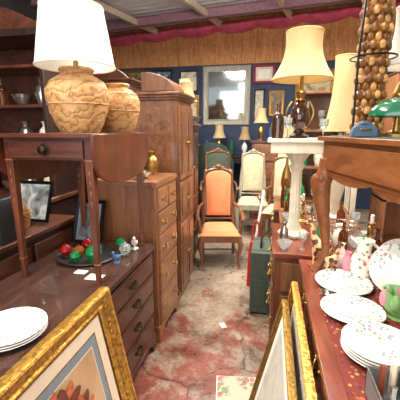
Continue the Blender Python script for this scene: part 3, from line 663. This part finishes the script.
def put(k,x,y,z,s=1):
    f,nm,r,h,m=wares[k%len(wares)]
    if f is candlestick: f(nm,x,y,z,h*s,m)
    else: f(nm,x,y,z,r*s,h*s,m)
k=0
for yy in(1.86,1.97):
    for xx in(.31,.41,.50,.58): put(k,xx,yy,TZ,.9); k+=1
for xx in(.38,.48,.57): put(k,xx,2.30,TZ); k+=1
for yy in(2.48,2.60,2.74):
    for xx in(.15,.25,.35): put(k+3,xx,yy,TZ,.95); k+=1
for xx,yy,q in((.62,1.64,0),(.72,1.6,2),(.80,1.50,3),(.70,1.48,5),(.86,1.62,7),(.97,1.5,0),(.77,1.39,6),(.88,1.37,2),(.98,1.3,4),(.52,1.66,1),(.66,1.28,0),(.8,1.24,5),(.9,1.2,3),(1.05,1.4,7),(1.05,1.6,1)): put(q,xx,yy,TZ,1.05)
for xx,yy,q in((.10,1.86,6),(.20,1.87,2),(.10,1.97,3)): put(q,xx,yy,TZ,.8)
b=B(); cx,cy=.45,2.13
for z,r in((TZ+.005,.07),(TZ+.04,.08),(TZ+.075,.088),(TZ+.1,.092)): b.tube([(cx+r*math.cos(2*PI*q/24),cy+r*math.sin(2*PI*q/24),z) for q in range(24)],.004,SILVER,6,True)
for q in range(16):
    a=2*PI*q/16; b.tube([(cx+.07*math.cos(a),cy+.07*math.sin(a),TZ+.005),(cx+.092*math.cos(a),cy+.092*math.sin(a),TZ+.1)],.0025,SILVER,5)
b.lathe(cx,cy,[(0,TZ),(.07,TZ),(.07,TZ+.004),(0,TZ+.004)],SILVER,20)
b.done('silver_wire_basket')
# tall ornate carved tower on the desk
CARV=wood('carved_stand_wood','#4e2c14','#a87438','z',.4,30); SHL=plain('carved_tan','#b98a50',.45,0,.5,40); SHD=plain('carved_brown','#6e4420',.45,0,.5,40)
b=B(); x,y=.375,1.485; z=DZ
b.lathe(x,y,[(0,z),(.075,z),(.075,z+.012),(.05,z+.02),(0,z+.02)],CARV,8)
b.lathe(x,y,[(.03,z+.02)]+[(r,z+.02+j*.06+d) for j in range(10) for r,d in((.045,.004),(.056,.018),(.05,.034),(.036,.046),(.034,.054))]+[(0,z+.62)],CARV,20,flute=.06,nf=10)
for j in range(20):
    for q in range(10):
        a=2*PI*(q+.5*(j%2))/10; rr=.052 if j%2==0 else .044
        b.sph((x+rr*math.cos(a),y+rr*math.sin(a),z+.038+j*.03),.0125,[SHL,SHD,CARV][(q+j)%3],(1,1,1.35),7,5)
for e,f_ in((-1,-1),(1,1)):
    b.tube([(x+e*.062,y+f_*.055,z+.01),(x+e*.066,y+f_*.058,z+.3),(x+e*.05,y+f_*.045,z+.6)],.0045,BLACKM,6)
for zz,r in((.30,.083),): b.tube([(x+r*math.cos(2*PI*q/24),y+r*math.sin(2*PI*q/24),z+zz) for q in range(24)],.0035,BLACKM,6,True)
b.lathe(x,y,[(0,z+.61),(.07,z+.61),(.06,z+.63),(.02,z+.66),(0,z+.69)],CARV,12)
b.done('carved_wooden_tower_stand')
tlamp('white_shade_table_lamp',.53,1.585,DZ,.5,.10,BRASS,SH_W,.045)
GSH=plain('green_glass_shade','#1f6a48',.12,0,.15,6,0,0,0,1.5,.8)
b=B(); x,y=.445,1.36
b.lathe(x,y,[(0,DZ),(.045,DZ),(.045,DZ+.01),(.012,DZ+.02),(.007,DZ+.06),(.007,DZ+.13),(0,DZ+.13)],BRASS,18)
P=[(.085*math.cos(t),DZ+.075+.065*math.sin(t)) for t in[PI/2*k/8 for k in range(9)]]
b.lathe(x,y,P+[(r*.95,zz-.003) for r,zz in P[::-1]],GSH,28,1.15,.8,cap=False); b.sph((x,y,DZ+.147),.009,BRASS,seg=8,n=6)
b.done('green_glass_desk_lamp')
handbag('blue_purse',.33,1.33,DZ,.09,.04,.04,plain('blue_leather','#3d566f',.5))
b=B(); b.box(-.115,.03,2.44,2.84,.02,.52,SUIT)
for yy in(2.5,2.78): b.box(-.118,.033,yy,yy+.012,.02,.523,BLACKF)
for yy in(2.47,2.81):
    for xx in(-.09,.005): b.lathe(xx,yy,[(0,0),(.012,0),(.012,.02),(0,.02)],BLACKM,10)
b.box(-.09,.005,2.432,2.44,.08,.3,SUIT)
b.tube([(-.042,2.56,.52),(-.042,2.56,.56),(-.042,2.72,.56),(-.042,2.72,.52)],.008,BLACKM,6); b.done('green_suitcase',.015)
handbag('red_tote_bag',-.10,2.98,0,.14,.12,.44,REDF)
frame('white_framed_poster',(-.15,3.66,.004),(0,-1,0),(.10,0,.78),.56,.8,.03,.02,WHITE,[(.05,PAPER),(0,art('blue_poster',['#5fa0bc','#dfe8ea','#4d8594','#e9e6da'],7))])
RUG=floral('floral_rug','#bfb29c',['#a84448','#5f8a56','#b0606a','#6c8a5a'],38,.0,.95,6,.6)
b=B(); b.box(-.225,.0,1.38,1.72,0,.008,RUG); b.box(-.23,.005,1.375,1.725,0,.005,PAPER); b.done('floral_rug',rot=math.radians(8),pivot=(-.1,1.5,0))
b=B(); b.box(-.30,-.26,2.2,2.26,0,.002,PAPER); b.done('paper_scrap',rot=.5,pivot=(-.3,2.2,0))
# ================================================================ BACK WALL AND BACKGROUND
def wallpic(name,x0,x1,z0,z1,fm,m,rail=.05,lay=None,bead=0):
    frame(name,(x0,BW-.002,z0),(1,0,0),(0,0,1),x1-x0,z1-z0,rail,.03,fm,(lay or [])+[(0,m)],bead)
wallpic('large_wall_mirror',-1.32,-.42,1.54,2.62,GRAYW,MIRROR,.11)
wallpic('blue_landscape_painting',-2.30,-1.92,2.2,2.6,ESP,art('sea_art',['#1f3440','#4d7384','#a8b3a0','#32454c'],5))
wallpic('dark_landscape_painting',-3.15,-2.42,2.12,2.6,GOLD2,art('land_art',['#2a2418','#6a5a36','#8d8a66','#3a3020'],5))
wallpic('tan_framed_print',-1.82,-1.4,1.6,2.1,GOLD,art('tan_art',['#b9a27a','#e0d3b2','#8c7650'],4))
wallpic('tan_framed_print',-1.78,-1.42,2.16,2.56,ESP,art('tan_art2',['#8a9a9a','#e0d3b2','#5c7680'],4),.03)
wallpic('red_framed_print',-.38,.02,2.28,2.62,plain('red_frame','#7a2430',.4),PAPER,.05,[(.04,MAT_CR)])
wallpic('small_framed_print',-.36,-.14,1.62,2.2,ESP,art('pale2',['#d8d2bc','#a3a08a','#efe9d6'],5),.04)
wallpic('small_framed_print',-.07,.2,1.7,2.15,GOLD,art('dk',['#3a3a44','#74603c','#b59a5c'],5),.04)
wallpic('small_framed_print',.07,.32,2.25,2.58,ESP,art('dk2',['#3a3a44','#7a8a9c','#c5ba9c'],5),.03)
wallpic('large_framed_painting',.38,1.05,1.7,2.5,GOLD2,art('lg',['#564a2c','#9a8450','#cdbf94','#3e4634'],4),.07)
wallpic('framed_poster',1.2,1.8,1.6,2.55,WHITE,art('po',['#e6e1d0','#b9a987','#d9d2bd'],3),.04)
wallpic('blue_framed_print',-2.3,-1.95,1.65,2.1,WHITE,art('bl',['#c9d5da','#7fa0b4','#e6e9e6'],5),.03)
for nm,xa,xb,yy,zz,wd in(('walnut_console_table',-2.9,-1.95,5.9,1.0,WAL),('dark_console_table',-1.75,-.35,5.9,1.0,ESP),('oak_console_table',.25,1.35,5.6,1.05,OAKZ),('painted_console_table',.9,1.7,3.95,1.2,CREAM)):
    b2=B(); b2.box(xa,xb,yy,yy+.4,zz-.03,zz,wd); b2.box(xa+.03,xb-.03,yy+.03,yy+.37,zz-.14,zz-.03,wd)
    for p in(xa+.05,xb-.05):
        for q in(yy+.05,yy+.35): b2.taper((p,q,zz-.14),(p,q,0),.06,.035,wd)
    b2.box(xa+.05,xb-.05,yy+.06,yy+.34,.2,.22,wd); b2.done(nm,.004)
    n=4 if xb-xa<1.3 else 6
    for k in range(n):
        x=xa+.12+(xb-xa-.24)*k/(n-1); t=(k+int(abs(xa)*10))%5
        if t==0: tlamp('background_table_lamp',x,yy+.2,zz,.55,.12,BRASS,SH_C,.05)
        elif t==1: vase('tall_green_vase',x,yy+.2,zz,.06,.32,GREENF)
        elif t==2: tlamp('background_table_lamp',x,yy+.2,zz,.5,.11,WHITE,SH_T,.05)
        elif t==3: candlestick('brass_candlestick',x,yy+.2,zz,.4,BRASS)
        else: vase('blue_vase',x,yy+.2,zz,.06,.26,BLUEG)
# small shelf unit in front of the mirror wall
b=B(); b.box(-.30,.15,5.35,5.65,0,1.25,MAHZ); b.box(-.33,.18,5.32,5.68,1.25,1.28,MAH)
for k in range(4): b.box(-.27,.12,5.335,5.35,.1+k*.29,.36+k*.29,WALY); b.sph((-.075,5.325,.23+k*.29),.016,BRASS,seg=8,n=6)
b.done('tall_mahogany_chest',.004)
tlamp('background_table_lamp',-.17,5.5,1.28,.5,.12,BRASS,SH_C,.05); vase('blue_vase',.02,5.5,1.28,.07,.3,BLUEG)
tlamp('tan_shade_table_lamp',-.86,3.40,1.4862+.006,.42,.11,IRON,SH_T,.04)
vase('brass_urn',-.90,3.12,1.4862+.006,.05,.2,BRASS)
b=B(); x0,x1,y0,y1=.24,.64,3.15,3.42
for xx in(x0,x1-.02): b.box(xx,xx+.02,y0,y1,TZ,1.78,WAL)
b.box(x0,x1,y1-.01,y1,TZ,1.78,WAL)
for z in(TZ,1.1,1.43,1.76): b.box(x0,x1,y0,y1,z,z+.02,WALY)
b.done('wooden_display_shelf',.002)
for zi,z in enumerate((TZ+.02,1.12,1.45)):
    for k in range(3): put(k+zi*3+1,x0+.075+k*.125,y0+.13,z,1.15)
for k,(xx,yy) in enumerate(((.14,2.93),(.27,2.98),(.14,3.25),(.4,3.0),(.55,3.0))): put(k*3+1,xx,yy,TZ,1.3)
tlamp('brass_table_lamp',.15,3.09,TZ,.78,.085,BRASS,SH_C,.045)
b=B(); cx,cy=-1.0,5.5
i=b.mi(DKGREEN); G=[]; zl=[0,.45,.9,1.18,1.26,1.2,.7,.7]
for r in range(15):
    row=[]
    for c in range(21):
        u=c/20*2-1; t=r/14; q=min(6,int(t*6)); z=zl[q]+(zl[min(6,q+1)]-zl[q])*(t*6-q)
        z*=(1-.25*abs(u)**4); row.append(b.v(cx+u*.42,cy-.3+.3*t+.02*math.sin(12*u),z))
    G.append(row)
for r in range(14):
    for c in range(20): b.f([G[r][c],G[r][c+1],G[r+1][c+1],G[r+1][c]],i)
b.done('draped_green_armchair')
b=B(); x0,x1,y0,y1=.95,1.9,3.0,3.35
b.box(x0,x1,y1-.02,y1,0,1.9,OAKZ); b.box(x0,x0+.03,y0,y1,0,1.9,OAKZ); b.box(x1-.03,x1,y0,y1,0,1.9,OAKZ)
for z in(.05,.45,.85,1.2,1.55,1.88): b.box(x0,x1,y0,y1,z,z+.025,OAK)
b.done('oak_bookshelf',.003)
for z in(.875,1.225,1.575):
    for k in range(6): put(k+int(z*7),x0+.1+k*.15,y0+.17,z,1.1)
# ================================================================ CAMERA
c=bpy.data.cameras.new('camera'); c.sensor_width=36; c.lens=29.7; c.clip_start=.02
o=bpy.data.objects.new('camera',c); o.location=(0,0,1.45); o.rotation_euler=(math.radians(78),0,math.radians(12)); scn.collection.objects.link(o); scn.camera=o
scn.view_settings.view_transform='Standard'
